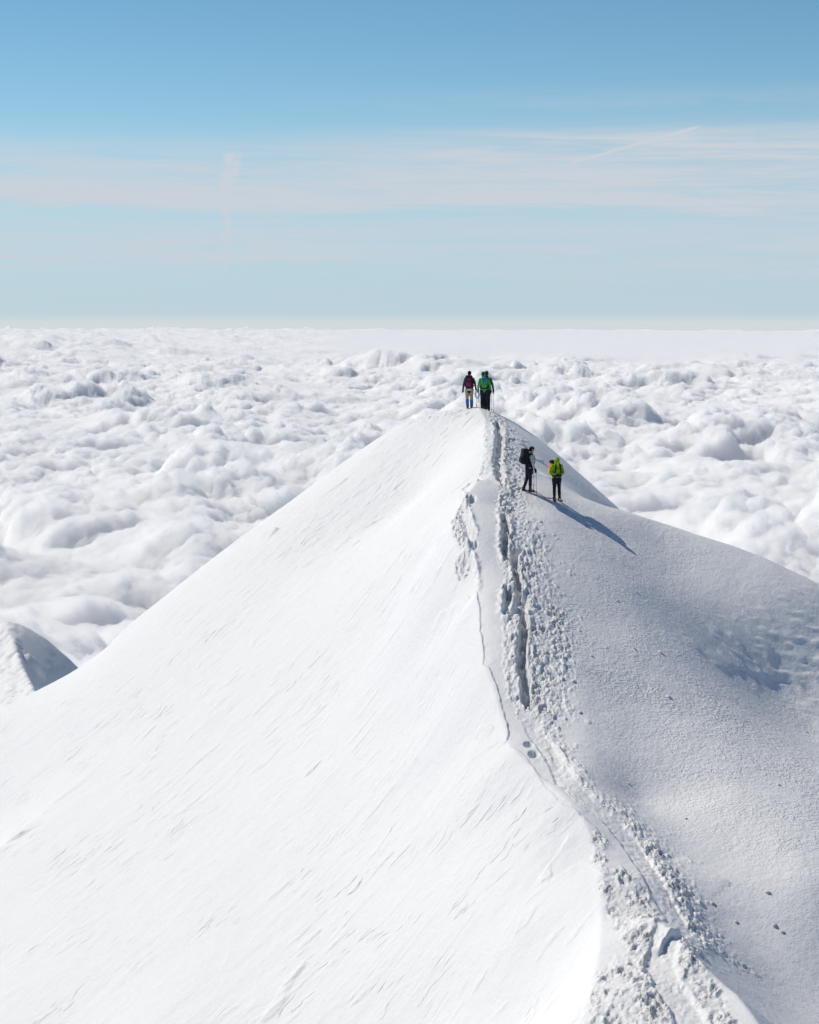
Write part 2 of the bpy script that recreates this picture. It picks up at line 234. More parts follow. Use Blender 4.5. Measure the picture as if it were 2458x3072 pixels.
D = {'ctrl': [(6.295, 43.5, -16.708), (6.279, 45.0, -16.439), (6.207, 48.0, -16.006), (6.942, 50.0, -15.667), (6.593, 53.235, -15.214), (5.913, 56.848, -14.548), (4.686, 58.924, -13.912), (4.009, 61.855, -13.077), (3.807, 63.6, -12.352), (3.788, 66.124, -10.902), (3.864, 69.079, -9.708), (3.743, 71.667, -8.682), (3.681, 75.852, -7.542), (3.691, 77.285, -6.755), (3.819, 80.919, -5.714), (3.685, 87.0, -4.895), (3.455, 92.0, -4.342), (3.851, 44.353, -17.036), (4.139, 45.804, -16.732), (4.839, 49.45, -16.116), (5.152, 51.997, -15.641), (5.331, 54.733, -15.096), (5.017, 56.871, -14.625), (4.095, 58.622, -14.13), (3.131, 60.777, -13.299), (2.805, 63.542, -12.341), (2.483, 65.285, -11.56), (2.416, 67.028, -10.724), (2.283, 69.021, -9.7), (2.215, 71.201, -8.798), (1.966, 72.842, -8.121), (1.888, 74.703, -7.338), (2.248, 76.675, -6.701), (3.011, 78.914, -6.329), (3.249, 83.2, -5.476), (3.393, 89.174, -4.698), (3.132, 92.2, -4.264), (2.173, 93.5, -4.413), (-0.056, 94.0, -4.975), (-1.852, 94.0, -6.075), (-3.653, 94.0, -7.313), (-5.848, 93.0, -8.911), (-8.046, 92.5, -10.468), (-9.56, 92.0, -11.591), (-11.729, 91.5, -13.303), (-12.992, 91.0, -14.138), (-14.109, 91.0, -15.558), (-15.22, 91.0, -16.336), (-17.31, 91.5, -17.367), (-19.203, 92.0, -18.433), (-22.578, 92.0, -19.904), (0.173, 105.5, -13.413), (-1.827, 123.5, -32.413), (-2.056, 106.0, -13.975), (-4.056, 124.0, -32.975), (-3.852, 106.0, -15.075), (-5.852, 124.0, -34.075), (-5.653, 106.0, -16.313), (-7.653, 124.0, -35.313), (-7.848, 105.0, -17.911), (-9.848, 123.0, -36.911), (-10.046, 104.5, -19.468), (-12.046, 122.5, -38.468), (-11.56, 104.0, -20.591), (-13.56, 122.0, -39.591), (-13.729, 103.5, -22.303), (-15.729, 121.5, -41.303), (-14.992, 103.0, -23.138), (-16.992, 121.0, -42.138), (-16.109, 103.0, -24.558), (-18.109, 121.0, -43.558), (-17.22, 103.0, -25.336), (-19.22, 121.0, -44.336), (-19.31, 103.5, -26.367), (-21.31, 121.5, -45.367), (-21.203, 104.0, -27.433), (-23.203, 122.0, -46.433), (-24.578, 104.0, -28.904), (-26.578, 122.0, -47.904), (-13.703, 64.614, -23.604), (-13.006, 61.116, -24.565), (-5.147, 57.74, -21.093), (0.489, 53.051, -19.38), (2.925, 50.093, -18.299), (3.084, 53.067, -16.628), (-16.112, 76.629, -21.135), (-5.908, 66.86, -18.441), (0.547, 59.832, -16.503), (3.252, 56.169, -15.492), (-6.879, 78.492, -14.86), (-11.993, 80.785, -17.477), (-3.221, 82.476, -10.591), (0.361, 86.081, -7.937), (0.318, 75.644, -9.713), (-1.112, 73.785, -12.165), (1.142, 70.163, -11.225), (0.607, 66.862, -13.478), (-2.722, 69.035, -15.616), (1.037, 63.311, -14.634), (-12.583, 78.192, -18.654), (-20.773, 80.008, -24.066), (-17.499, 66.91, -25.19), (-8.301, 60.017, -21.924), (3.982, 91.5, -4.406), (5.13, 90.5, -5.2), (6.146, 89.5, -5.891), (7.142, 88.5, -6.779), (8.116, 87.5, -7.647), (8.901, 86.5, -8.371), (7.482, 99.5, -12.906), (11.982, 116.5, -32.406), (8.63, 98.5, -13.7), (13.13, 115.5, -33.2), (9.646, 97.5, -14.391), (14.146, 114.5, -33.891), (10.642, 96.5, -15.279), (15.142, 113.5, -34.779), (11.616, 95.5, -16.147), (16.116, 112.5, -35.647), (12.401, 94.5, -16.871), (16.901, 111.5, -36.371), (4.657, 82.0, -6.281), (5.858, 82.3, -6.798), (7.071, 82.6, -7.517), (9.85, 86.0, -9.38), (12.142, 86.0, -11.043), (5.533, 77.672, -7.013), (6.338, 78.42, -7.212), (7.959, 77.709, -7.539), (10.108, 78.448, -8.102), (11.841, 77.416, -8.649), (13.684, 77.266, -9.323), (15.647, 75.442, -10.163), (19.023, 76.06, -12.169), (23.057, 73.99, -14.915), (11.108, 83.448, -11.702), (14.108, 98.448, -28.102), (12.841, 82.416, -12.249), (15.841, 97.416, -28.649), (14.684, 82.266, -12.923), (17.684, 97.266, -29.323), (16.647, 80.442, -13.763), (19.647, 95.442, -30.163), (20.023, 81.06, -15.769), (23.023, 96.06, -32.169), (24.057, 78.99, -18.515), (27.057, 93.99, -34.915), (5.533, 75.062, -7.644), (7.984, 76.059, -8.479), (7.619, 72.463, -9.305), (10.639, 75.352, -9.676), (13.138, 74.024, -10.582), (11.164, 72.679, -11.274), (13.849, 72.954, -11.672), (15.162, 72.905, -11.842), (5.562, 68.409, -10.445), (8.021, 68.224, -11.248), (10.555, 68.539, -12.472), (13.627, 71.58, -13.551), (14.532, 69.528, -14.871), (5.208, 63.826, -12.083), (7.573, 64.212, -12.629), (9.678, 62.634, -13.551), (5.255, 58.966, -13.048), (7.192, 60.808, -13.755), (5.566, 59.133, -14.107), (6.981, 58.879, -14.776), (9.019, 58.17, -14.598), (12.481, 59.5, -14.932), (7.955, 55.514, -15.588), (9.844, 54.687, -15.766), (11.431, 54.3, -15.654), (8.657, 53.008, -16.609), (11.123, 52.672, -16.901), (10.51, 49.556, -18.103), (13.495, 53.098, -17.305), (15.644, 62.0, -15.559), (12.451, 48.698, -18.953), (9.707, 50.868, -17.604), (6.383, 49.936, -15.584), (6.711, 49.175, -15.717), (7.236, 47.8, -15.939), (7.826, 46.371, -16.165), (8.124, 44.8, -16.366), (8.297, 43.3, -16.852), (5.347, 46.6, -16.127), (7.295, 46.6, -16.362), (0, 36, -17.5), (8, 36, -18), (-18, 40, -26), (25, 40, -27), (4, 22, -13.5), (4, 8, -7), (-12, 20, -20), (25, 20, -25), (3, -8, -3.2), (-15, -5, -12), (20, -5, -14)], 'crest': [(3.851, 44.353), (4.139, 45.804), (4.839, 49.45), (5.152, 51.997), (5.331, 54.733), (5.017, 56.871), (4.095, 58.622), (3.131, 60.777), (2.805, 63.542), (2.483, 65.285), (2.416, 67.028), (2.283, 69.021), (2.215, 71.201), (1.966, 72.842), (1.888, 74.703), (2.248, 76.675), (3.011, 78.914), (3.249, 83.2), (3.393, 89.174), (3.132, 92.2)], 'lower_edge': [(6.383, 49.936), (6.711, 49.175), (7.236, 47.8), (7.826, 46.371), (8.124, 44.8), (8.297, 43.3)], 'spur': [(4.117, 77.3), (4.673, 77.3), (5.533, 77.672), (6.338, 78.42), (7.959, 77.709), (10.108, 78.448), (11.841, 77.416), (13.684, 77.266), (15.647, 75.442), (19.023, 76.06), (23.057, 73.99)], 'shoulder': [(5.99, 58.3), (5.666, 60.2), (5.558, 61.5), (5.533, 63.0), (5.542, 65.0)], 'smooth': 0.004, 'trench': [([(3.921, 89.089), (3.928, 86.382), (3.745, 83.62), (3.537, 80.207), (3.561, 78.555), (3.67, 77.656)], 0.17, 0.3), ([(3.566, 74.582), (3.563, 73.002), (3.45, 72.054), (3.495, 71.522), (3.595, 71.096)], 0.13, 0.35), ([(4.103, 71.958), (3.811, 71.655), (3.789, 70.877), (3.826, 69.94), (3.912, 69.045)], 0.13, 0.4), ([(3.347, 69.408), (3.613, 69.035), (3.865, 68.783), (3.895, 68.115), (3.629, 67.717), (3.426, 67.914)], 0.22, 0.38), ([(3.887, 67.962), (3.912, 67.226), (3.85, 66.393), (3.731, 65.658), (3.711, 64.982), (3.786, 64.338), (3.78, 63.67), (3.743, 62.996)], 0.15, 0.5), ([(3.541, 69.27), (3.381, 68.345), (3.309, 67.503)], 0.14, 0.22), ([(4.382, 60.759), (4.503, 59.97), (4.547, 59.388)], 0.12, 0.2)], 'path': [(3.745, 63.042), (3.927, 61.744), (4.412, 60.128), (4.669, 58.706), (5.282, 57.55), (5.851, 56.914), (6.358, 55.82), (6.637, 54.139), (6.843, 52.604), (7.119, 51.1), (6.472, 49.182), (6.235, 48.035), (6.289, 46.799), (6.51, 45.886), (6.593, 45.029), (6.598, 43.745)], 'churn': [([(3.832, 90.524), (4.031, 87.299), (4.066, 83.629), (3.991, 79.669), (3.842, 77.351)], 0.3, 0.6, 0.75), ([(4.723, 88.943), (4.93, 85.1), (4.72, 79.724), (4.318, 77.591)], 0.25, 0.35, 0.35), ([(3.804, 77.335), (3.587, 74.268), (3.555, 72.074)], 0.3, 0.35, 1.0), ([(3.59, 72.081), (3.721, 70.547), (3.811, 69.018), (3.928, 67.228), (3.876, 65.421), (3.855, 63.917), (3.927, 63.023)], 0.42, 0.95, 0.95), ([(3.406, 67.492), (3.358, 65.48), (3.373, 63.53)], 0.22, 0.22, 0.8), ([(4.974, 68.271), (4.911, 65.762), (4.762, 64.075), (4.592, 62.717)], 0.3, 0.35, 0.8), ([(4.583, 74.242), (4.627, 72.036), (4.684, 70.21), (4.739, 68.456)], 0.35, 0.45, 0.45), ([(4.003, 63.015), (4.352, 61.4), (4.586, 59.517)], 0.35, 0.42, 0.55), ([(4.433, 60.435), (4.669, 58.706), (5.08, 57.639), (5.582, 57.008)], 0.22, 0.5, 0.75), ([(5.66, 57.098), (6.43, 55.855), (6.786, 54.277), (7.117, 52.723), (7.407, 51.536)], 0.3, 0.7, 1.0), ([(7.486, 51.645), (7.985, 51.154), (8.71, 50.938)], 0.25, 0.3, 0.5), ([(5.957, 53.365), (6.179, 51.87), (6.411, 49.674)], 0.45, 0.35, 0.8), ([(6.609, 49.317), (6.214, 48.541), (5.948, 47.313), (5.746, 46.099), (5.527, 45.181), (5.253, 43.746)], 1.0, 1.05, 0.95), ([(6.948, 48.266), (7.237, 47.002), (7.273, 44.988), (7.358, 44.121)], 0.5, 0.3, 0.7), ([(5.206, 48.539), (4.732, 47.311), (4.292, 46.265), (3.992, 45.39)], 0.35, 0.35, 0.7), ([(5.475, 55.856), (5.254, 53.921), (5.378, 52.106), (5.51, 50.325), (5.618, 49.059)], 0.18, 0.18, 0.75), ([(2.678, 91.703), (1.71, 92.556), (0.83, 92.855), (0.167, 93.064)], 0.7, 0.5, 0.35), ([(3.291, 87.558), (3.146, 82.558), (2.863, 79.002), (2.563, 77.889)], 0.1, 0.08, 0.5)], 'broken': [([(2.235, 76.176), (1.906, 75.417), (1.934, 73.661), (2.14, 72.829)], 0.32, 0.22), ([(2.21, 72.214), (1.894, 72.022), (2.013, 71.311)], 0.28, 0.18)], 'rim': [(2.94, 78.023), (2.396, 78.531), (1.974, 78.142), (2.191, 74.64), (2.369, 72.871), (2.013, 72.63), (2.347, 71.047), (2.365, 69.989), (2.315, 68.944)], 'slab': [(2.338, 69.681), (2.405, 68.652), (2.452, 68.112), (2.419, 67.123), (2.509, 66.03), (2.456, 65.424), (2.665, 65.091), (2.874, 64.086), (3.009, 62.945), (3.142, 61.896), (3.087, 61.381), (2.903, 61.247)], 'slab2': [(3.139, 60.926), (3.545, 60.275), (3.853, 59.331), (4.237, 58.625), (4.737, 57.745), (5.311, 57.083)], 'scarp': [([(-16.083, 76.483), (-15.618, 77.0), (-14.88, 77.631)], 0.2, 0.9), ([(-14.88, 77.631), (-14.178, 78.538), (-13.253, 78.775)], 0.05, 0.6), ([(-13.615, 78.631), (-12.757, 79.32), (-11.931, 80.343)], 0.05, 0.5), ([(-15.016, 76.83), (-14.292, 78.085), (-13.366, 79.475)], 0.04, 0.5), ([(-17.658, 85.373), (-16.44, 85.597), (-15.021, 85.898), (-14.033, 86.303)], 0.04, 0.6), ([(-16.831, 82.186), (-16.031, 82.237), (-14.871, 82.553)], 0.04, 0.6), ([(-7.417, 79.174), (-6.966, 79.547)], 0.06, 0.4), ([(-6.844, 89.838), (-6.434, 90.171), (-5.861, 89.683)], 0.16, 0.5), ([(-6.104, 75.828), (-5.572, 76.138), (-5.034, 76.415)], 0.04, 0.4), ([(0.982, 70.896), (1.4, 70.49), (1.894, 69.948), (2.267, 69.532)], 0.13, 0.5), ([(0.539, 73.487), (0.923, 73.159), (1.266, 72.672)], 0.05, 0.3), ([(0.307, 72.867), (0.742, 72.586)], 0.04, 0.3), ([(1.624, 69.12), (2.099, 68.357)], 0.04, 0.3), ([(4.318, 57.751), (4.508, 57.479), (4.89, 57.025), (5.315, 56.342), (5.603, 55.767), (5.872, 55.07)], 0.05, 0.5), ([(3.732, 59.721), (4.086, 58.492), (4.448, 57.622)], 0.03, 0.4), ([(2.225, 63.135), (2.476, 62.911), (2.756, 62.345)], 0.06, 0.3), ([(2.244, 62.777), (2.592, 61.993), (2.931, 61.204)], 0.03, 0.3), ([(6.214, 48.541), (6.449, 48.996), (6.84, 49.683), (7.076, 50.241)], 0.2, 0.5), ([(7.862, 55.841), (8.321, 55.241), (9.094, 54.577)], 0.06, 0.5), ([(10.732, 69.714), (11.975, 71.08), (13.464, 71.667), (14.898, 71.448)], 0.06, 0.9), ([(-9.34, 57.097), (-8.968, 57.46)], 0.03, 0.3), ([(-3.738, 69.173), (-3.077, 69.5)], 0.04, 0.4), ([(-8.581, 73.16), (-7.926, 73.756)], 0.04, 0.4), ([(-10.529, 70.461), (-9.719, 70.892)], 0.04, 0.4), ([(-4.675, 63.238), (-3.768, 63.657)], 0.04, 0.4), ([(3.63, 54.555), (4.028, 54.561)], 0.05, 0.3), ([(3.432, 54.584), (3.863, 55.076), (4.307, 55.66), (4.625, 56.275)], -0.04, 0.8), ([(5.27, 84.99), (5.532, 84.94), (5.793, 84.568)], 0.12, 0.4), ([(5.233, 82.418), (5.546, 82.074), (5.784, 80.708)], 0.1, 0.4), ([(4.589, 86.385), (5.067, 85.698)], 0.06, 0.3)], 'pit': [((3.698, 60.897), 0.14), ((3.823, 60.269), 0.15)], 'hollow': [], 'smooth_spots': [((11.164, 72.682), 2.2, 1), ((9.608, 71.544), 1.5, 0.8), ((12.579, 72.711), 2.0, 1.0), ((13.932, 73.441), 2.5, 0.8), ((5.432, 59.284), 1.5, 1), ((6.517, 57.294), 1.8, 0.8), ((7.894, 55.076), 2.5, 0.9), ((9.543, 52.875), 3.5, 0.9), ((10.505, 51.109), 3, 1), ((14.324, 75.687), 2.5, 0.8), ((5.31, 63.16), 1.0, 0.8), ((5.445, 61.127), 1.0, 0.9)], 'rough_spots': [((13.555, 72.217), 1.6, 1), ((14.739, 72.005), 2.0, 1), ((12.078, 71.736), 1.3, 1), ((10.475, 70.296), 0.8, 0.7), ((14.744, 74.018), 1.0, 0.7), ((14.547, 72.909), 1.2, 0.7)], 'ripple_spots': [((6.111, 61.898), 1.6, 1), ((6.889, 60.741), 1.6, 1), ((6.134, 59.072), 1.2, 1), ((9.039, 52.966), 3.0, 0.8), ((10.427, 52.042), 3.0, 0.9), ((8.518, 54.746), 2.0, 0.6), ((7.419, 56.677), 1.5, 0.5), ((8.059, 76.834), 1.5, 0.5), ((11.721, 76.598), 2.5, 0.6), ((14.255, 75.307), 2.5, 0.6)], 'people': [(4.643, 77.431), (5.72, 77.169), (2.774, 92.3), (3.444, 91.9), (3.581, 92.6)], 'hump': [(-34.506, 170.0, -26.163), (-32.357, 163.0, -28.067), (-30.175, 156.0, -28.769), (-27.835, 148.0, -28.926), (-24.502, 138.0, -29.856)], 'hump_blocks': [(-31.457277545707417, 165.0, 0.7, 0.5), (-34.08688627480291, 172.0, 1.2, 0.45)], 'lumps': [((8.572, 64.97), 0.1, 'lump of snow with a dark shadow alone in the middle of the dimpled right-hand slope'), ((8.655, 67.99), 0.09, 'lump of snow just below the smooth dark hollow of the right-hand slope'), ((9.982, 54.168), 0.085, 'lump of snow far out to the right of the lowest rubble, above its neighbours'), ((9.993, 53.083), 0.09, 'bigger lump of snow right of the rubble fall, with a smaller one beside it'), ((10.165, 52.876), 0.07, 'small lump of snow beside the bigger one right of the rubble fall'), ((8.35, 53.594), 0.08, 'lump of snow just right of the lower path rubble'), ((8.934, 53.123), 0.07, 'lump of snow beyond the rubble where the path bends'), ((8.182, 57.724), 0.05, 'small lump of snow above the lower path on the right-hand slope'), ((8.229, 71.63), 0.06, 'small lump of snow halfway between the trench and the long shadow'), ((7.411, 70.383), 0.06, 'small lump of snow close right of the churned trail'), ((7.707, 67.457), 0.06, 'small lump of snow right of the deep boot trench'), ((5.367, 64.289), 0.08, 'lump of snow at the right edge of the deep boot trench'), ((5.459, 62.742), 0.08, 'lump of snow where the churned trail begins to narrow'), ((6.691, 59.562), 0.05, 'small lump of snow above the shaded hollow beside the trail'), ((11.412, 60.417), 0.06, 'small lump of snow high on the far right of the dimpled slope'), ((14.054, 69.259), 0.05, 'small lump of snow at the far right edge of the dimpled slope'), ((6.094, 66.012), 0.06, 'small lump of snow between the deep trench and the dimples')], 'dimple_spots': [((10.044, 65.097), 4.5, 1), ((11.84, 62.767), 4.5, 1), ((11.514, 57.147), 4.0, 1), ((8.73, 67.265), 2.5, 0.7), ((8.498, 72.487), 2.5, 0.5), ((9.042, 58.322), 3, 0.7)]}


# ---------------------------------------------------------------- materials of snow and cloud
def snow_material():
    m = new_mat('snow', (.77, .775, .78), .6, .2); t = NT(m.node_tree); b = t.n['Principled BSDF']
    co = t.new('ShaderNodeTexCoord').outputs['Object']
    sp = t.new('ShaderNodeSeparateXYZ'); t.put(sp.inputs[0], co); x, y, z = sp.outputs
    face = t.new('ShaderNodeAttribute', attribute_name='face').outputs['Fac']    # 1 on the wind-scoured left face
    crust = t.new('ShaderNodeAttribute', attribute_name='crust').outputs['Fac']  # 1 on the dimpled right bowl
    # grain lines of the left face run down the slope
    ca, sa = FACE_DIR
    al = t.math('ADD', t.math('MULTIPLY', x, ca), t.math('MULTIPLY', y, sa))
    ac = t.math('SUBTRACT', t.math('MULTIPLY', y, ca), t.math('MULTIPLY', x, sa))
    vs = t.comb(t.math('MULTIPLY', al, .35), t.math('MULTIPLY', ac, 2.6), 0.)
    s1 = t.noise(vs, 1., 5, .6, .5)
    vs2 = t.comb(t.math('MULTIPLY', al, 1.6), t.math('MULTIPLY', ac, 9.), 3.)
    s2 = t.noise(vs2, 1., 3, .55, .4)
    fine = t.noise(co, 14., 4, .6)
    d1 = t.noise(co, 7., 2, .5, .5)
    d2 = t.noise(co, 2.2, 3, .5, .8)
    h1 = t.math('ADD', t.math('MULTIPLY', s1, .035), t.math('MULTIPLY', s2, .010))
    pm = t.noise(co, .22, 3, .5)
    vd = t.comb(t.math('MULTIPLY', al, 1.1), t.math('MULTIPLY', t.math('ADD', ac, t.math('MULTIPLY', t.noise(co, .8, 2, .5), .8)), 5.5), 7.)
    dash = t.math('MULTIPLY', t.ramp(t.noise(vd, 1., 2, .5, .2), .60, .66), t.ramp(t.noise(co, .45, 3, .6), .46, .62))
    h1 = t.math('ADD', h1, t.math('MULTIPLY', dash, .030))
    h1 = t.math('MULTIPLY', h1, t.math('MULTIPLY', face, t.ramp(pm, .40, .62, .25, 1.2)))
    h1 = t.math('ADD', h1, t.math('MULTIPLY', t.noise(co, 3.2, 5, .6), .030))
    dm = t.ramp(d1, .42, .60)
    h2 = t.math('MULTIPLY', t.math('ADD', t.math('MULTIPLY', dm, .018), t.math('MULTIPLY', d2, .04)), crust)
    chn = t.new('ShaderNodeAttribute', attribute_name='churned').outputs['Fac']
    h3 = t.math('MULTIPLY', t.math('MULTIPLY', t.noise(co, 13., 3, .6), .085), chn)
    rpl = t.new('ShaderNodeAttribute', attribute_name='ripple').outputs['Fac']
    rc, rs_ = RIGHT_DIR
    rv = t.comb(t.math('MULTIPLY', t.math('ADD', t.math('MULTIPLY', x, rc), t.math('MULTIPLY', y, rs_)), .5), t.math('MULTIPLY', t.math('SUBTRACT', t.math('MULTIPLY', y, rc), t.math('MULTIPLY', x, rs_)), 5.), 1.)
    h3 = t.math('ADD', h3, t.math('MULTIPLY', t.math('MULTIPLY', t.noise(rv, 1., 3, .5, .3), .035), rpl))
    h = t.math('ADD', t.math('ADD', t.math('ADD', h1, h2), h3), t.math('MULTIPLY', fine, .012))
    bp = t.new('ShaderNodeBump'); bp.inputs['Strength'].default_value = 1.; bp.inputs['Distance'].default_value = 1.
    t.put(bp.inputs['Height'], h); t.l.new(bp.outputs[0], b.inputs['Normal'])
    return m
FACE_DIR = (-.84, -.54)
RIGHT_DIR = (.90, -.43)
M_SNOW = snow_material()
def cloud_material():
    m = bpy.data.materials.new('cloud'); m.use_nodes = True; t = NT(m.node_tree); t.n.clear()
    out = t.new('ShaderNodeOutputMaterial'); v = t.new('ShaderNodeVolumeScatter')
    v.inputs['Color'].default_value = (.9999, .9996, .9988, 1); v.inputs['Density'].default_value = .036; v.inputs['Anisotropy'].default_value = .0
    t.l.new(v.outputs[0], out.inputs[1]); m.cycles.homogeneous_volume = True
    return m
M_CLOUD = cloud_material()

# ---------------------------------------------------------------- the mountain
BASE = Base(D)
def spaced(a, b, fine, coarse_grow, lim):
    """fine steps between a and b, growing steps out to +-lim"""
    v = list(np.arange(a, b+1e-9, fine)); s = fine; lo, hi = [], []
    p = b
    while p < lim: s *= coarse_grow; p += s; hi.append(p)
    p = a; s = fine
    while p > -lim: s *= coarse_grow; p -= s; lo.append(p)
    return np.array(lo[::-1] + v + hi)
def spots(X, Y, L):
    m = np.zeros_like(X)
    for (cx, cy), r, a in L: m = np.maximum(m, a*np.exp(-((X-cx)**2+(Y-cy)**2)/(r*r)))
    return m
def near(X, Y, P, pad):
    P = np.asarray(P); return np.nonzero((X > P[:, 0].min()-pad) & (X < P[:, 0].max()+pad) & (Y > P[:, 1].min()-pad) & (Y < P[:, 1].max()+pad))
def detail(X, Y):
    """everything finer than the smooth shape of the ridge; returns height and material masks"""
    Z = np.zeros_like(X)
    tc, s = polysd(X, Y, D['crest'])
    face = sstep(.2, -.8, tc)
    crust = sstep(1.2, 3., tc)
    # long low drifts
    Z += .05*fbm(X/3.5, Y/3.5, 3, 5)*sstep(-8, 2, tc) + .05*fbm(X/9, Y/9, 2, 8)
    ca, sa = FACE_DIR; al = X*ca + Y*sa; ac = Y*ca - X*sa
    wv = fbm(al/4, ac/2, 2, 61)
    Z += face*(.018*perlin(al/5, ac/1.1+.5*wv, 63) + .006*perlin(al/1.6, ac/.4+.5*wv, 64) + .008*fbm(X/.5, Y/.5, 2, 66))
    # short steps that the wind cut into the face, higher on the side of the wind
    for k, (la, lc, hh, th) in enumerate(((1.0, .34, .035, .46), (2.2, .8, .05, .56), (.7, .25, .022, .44))):
        f = lc*.0 + perlin(al/la, ac/lc + .6*perlin(al/2.2, ac/1.1, 70+k), 71+k)
        patch = sstep(.0, .5, fbm(X/5., Y/5., 2, 81+k))
        Z += face*patch*hh*sstep(th, th+.06, f)*np.clip(1-(f-th)*.8, 0, 1)
    sp = spots(X, Y, D['smooth_spots']); ro = spots(X, Y, D['rough_spots']); ri = spots(X, Y, D['ripple_spots'])
    te, _ = polysd(X, Y, D['lower_edge']); crust = crust*np.where(Y < 52, sstep(0, .6, te), 1)
    crust = crust*(1-.9*sp)*(.30+.70*spots(X, Y, D['dimple_spots']))*(.5+.5*sstep(-.5, .5, fbm(X/1.6, Y/1.6, 3, 91)))
    cr, sr = RIGHT_DIR; bl = X*cr + Y*sr; bc = Y*cr - X*sr
    Z += ro*.07*sstep(.0, .4, perlin(bl/.9, bc/.22+.8*perlin(X/.5, Y/.5, 92), 93))
    Z += .012*ri*perlin(bl/2.2, bc/.28+.3*perlin(X/1.5, Y/1.5, 94), 95)*(tc > .5)
    # the trail: churned lumps, boot trench, packed path
    ch = np.zeros_like(X)
    for P, wl, wr, st in D['churn']:
        k = near(X, Y, P, 2.2); x, y = X[k], Y[k]
        t, _ = polysd(x, y, P)
        wob = .30*fbm(x/.9, y/.9, 2, 101) + .38*fbm(x/.22, y/.22, 2, 102)
        w = np.where(t < 0, wl, wr)
        m = sstep(1.35, .45, np.abs(t)/w + wob)
        ch[k] = np.maximum(ch[k], m*st)
    k = np.nonzero(ch > .01); x, y = X[k], Y[k]; c = ch[k]
    wx = x+.08*perlin(x/.25, y/.25, 111); wy = y+.08*perlin(x/.25, y/.25, 112)
    l = .040*domes(wx/.12, wy/.14, 113, .2, .75) + .035*domes(wx/.068, wy/.08, 114, .3, .8) + .05*domes(wx/.34, wy/.38, 118, .05, .5) - .17*domes(wx/.30, wy/.44, 115, .05, .62) + .085*fbm(x/.2, y/.22, 4, 117, .6)
    pn = .35+.9*sstep(-.5, .6, fbm(x/.55, y/.7, 2, 119)); ch[k] *= pn
    Z[k] += c*pn*(l-.02)
    # loose crumbs scattered beyond the edges of the churned snow
    out = np.zeros_like(X)
    for P, wl, wr, st in D['churn'][2:11]:
        k = near(X, Y, P, 3.5); t, _ = polysd(X[k], Y[k], P); w = np.where(t < 0, wl, wr)
        out[k] = np.maximum(out[k], st*np.exp(-np.maximum(np.abs(t)-w*.7, 0)/np.where(t < 0, .12, .7)))
    k = np.nonzero(out > .05); x, y = X[k], Y[k]
    dm = domes(x/.22, y/.22, 121, .05, .34); dm2 = domes(x/.7, y/.7, 122, .02, .16)
    gate = sstep(0, .15, out[k]-(perlin(x/.9, y/.9, 123)*.6+.42))
    Z[k] += gate*(.15*dm+.35*dm2) + .05*sstep(.25, .6, out[k]+.3*perlin(x/.3, y/.3, 124))*domes(x/.11, y/.12, 125, .1, .7)
    for P, hw, dep in D['trench']:
        hw *= .95; dep *= 1.05
        k = near(X, Y, P, 1.); x, y = X[k], Y[k]; t, s = polysd(x, y, P)
        w = hw*(1+.35*fbm(x/.3, y/.3, 2, 131))*np.clip(np.minimum(s, 1-s)*12+.25, 0, 1)
        Z[k] -= dep*sstep(1.3, .7, np.abs(t)/w)*(.65+.5*sstep(-.5, .3, fbm(x/.5, y/.5, 2, 132)))
        Z[k] += .05*np.exp(-((np.abs(t)-w*1.6)/(.6*w+.02))**2)
    k = near(X, Y, D['path'], 1.5); x, y = X[k], Y[k]; t, s = polysd(x, y, D['path'])
    w = .22+.12*s; m = sstep(1.35, .9, np.abs(t)/w+.15*fbm(x/.3, y/.3, 2, 143))*sstep(0, .12, s)
    zz = Z[k]; ch[k] *= 1-.75*m; Z[k] = zz*(1-.85*m) - .10*m*(.6+.4*sstep(.1, .3, s)) + m*.02*fbm(x/.15, y/.15, 2, 141)
    rb = (.3+.9*sstep(-.4, .5, fbm(x/.5, y/.5, 2, 147)))*np.exp(-((t-w*1.7-.22+.12*fbm(x/.3, y/.3, 2, 148))/(.22))**2)*sstep(.25, .4, s)*sstep(.95, .8, s)
    Z[k] += rb*(.0+.07*domes(x/.13, y/.15, 145, .3, .8)+.08*domes(x/.30, y/.34, 146, .1, .6)); ch[k] = np.maximum(ch[k], rb)
    for P, wd, dp in D['broken']:
        k = near(X, Y, P, 1.); x, y = X[k], Y[k]; t, s = polysd(x, y, P); m = sstep(1.2, .8, np.abs(t)/wd+.2*fbm(x/.3, y/.3, 2, 151))
        Z[k] -= m*(dp*(.6+.9*np.clip(t/wd, -1, 1))+.10*domes(x/.2, y/.3, 152)+.07*fbm(x/.12, y/.2, 3, 153)); ch[k] = np.maximum(ch[k], .6*m)
    # broken rim of the shelf, and the slab of wind crust standing proud of it lower down
    t, s = polysd(X, Y, D['rim']); tt = t+.05*fbm(X/.25, Y/.25, 2, 161)
    e = sstep(0, .05, s)*sstep(1, .93, s)
    Z -= .16*e*sstep(.03, -.07, tt)*np.exp(np.minimum(t, 0)/.8)
    Z += .10*e*np.exp(-((tt-.08)/.09)**2)*(.5+.7*sstep(-.4, .4, fbm(X/.5, Y/.5, 2, 163)))
    for key, h in (('slab', .07), ('slab2', .04)):
        t, s = polysd(X, Y, D[key]); tt = t+.03*fbm(X/.3, Y/.3, 2, 171)
        e = sstep(0, .10, s)*sstep(1, .985, s)*(.85+.15*np.sin(s*23))
        Z += h*e*sstep(.02, -.03, tt)*np.exp(np.minimum(t, 0)/.7)
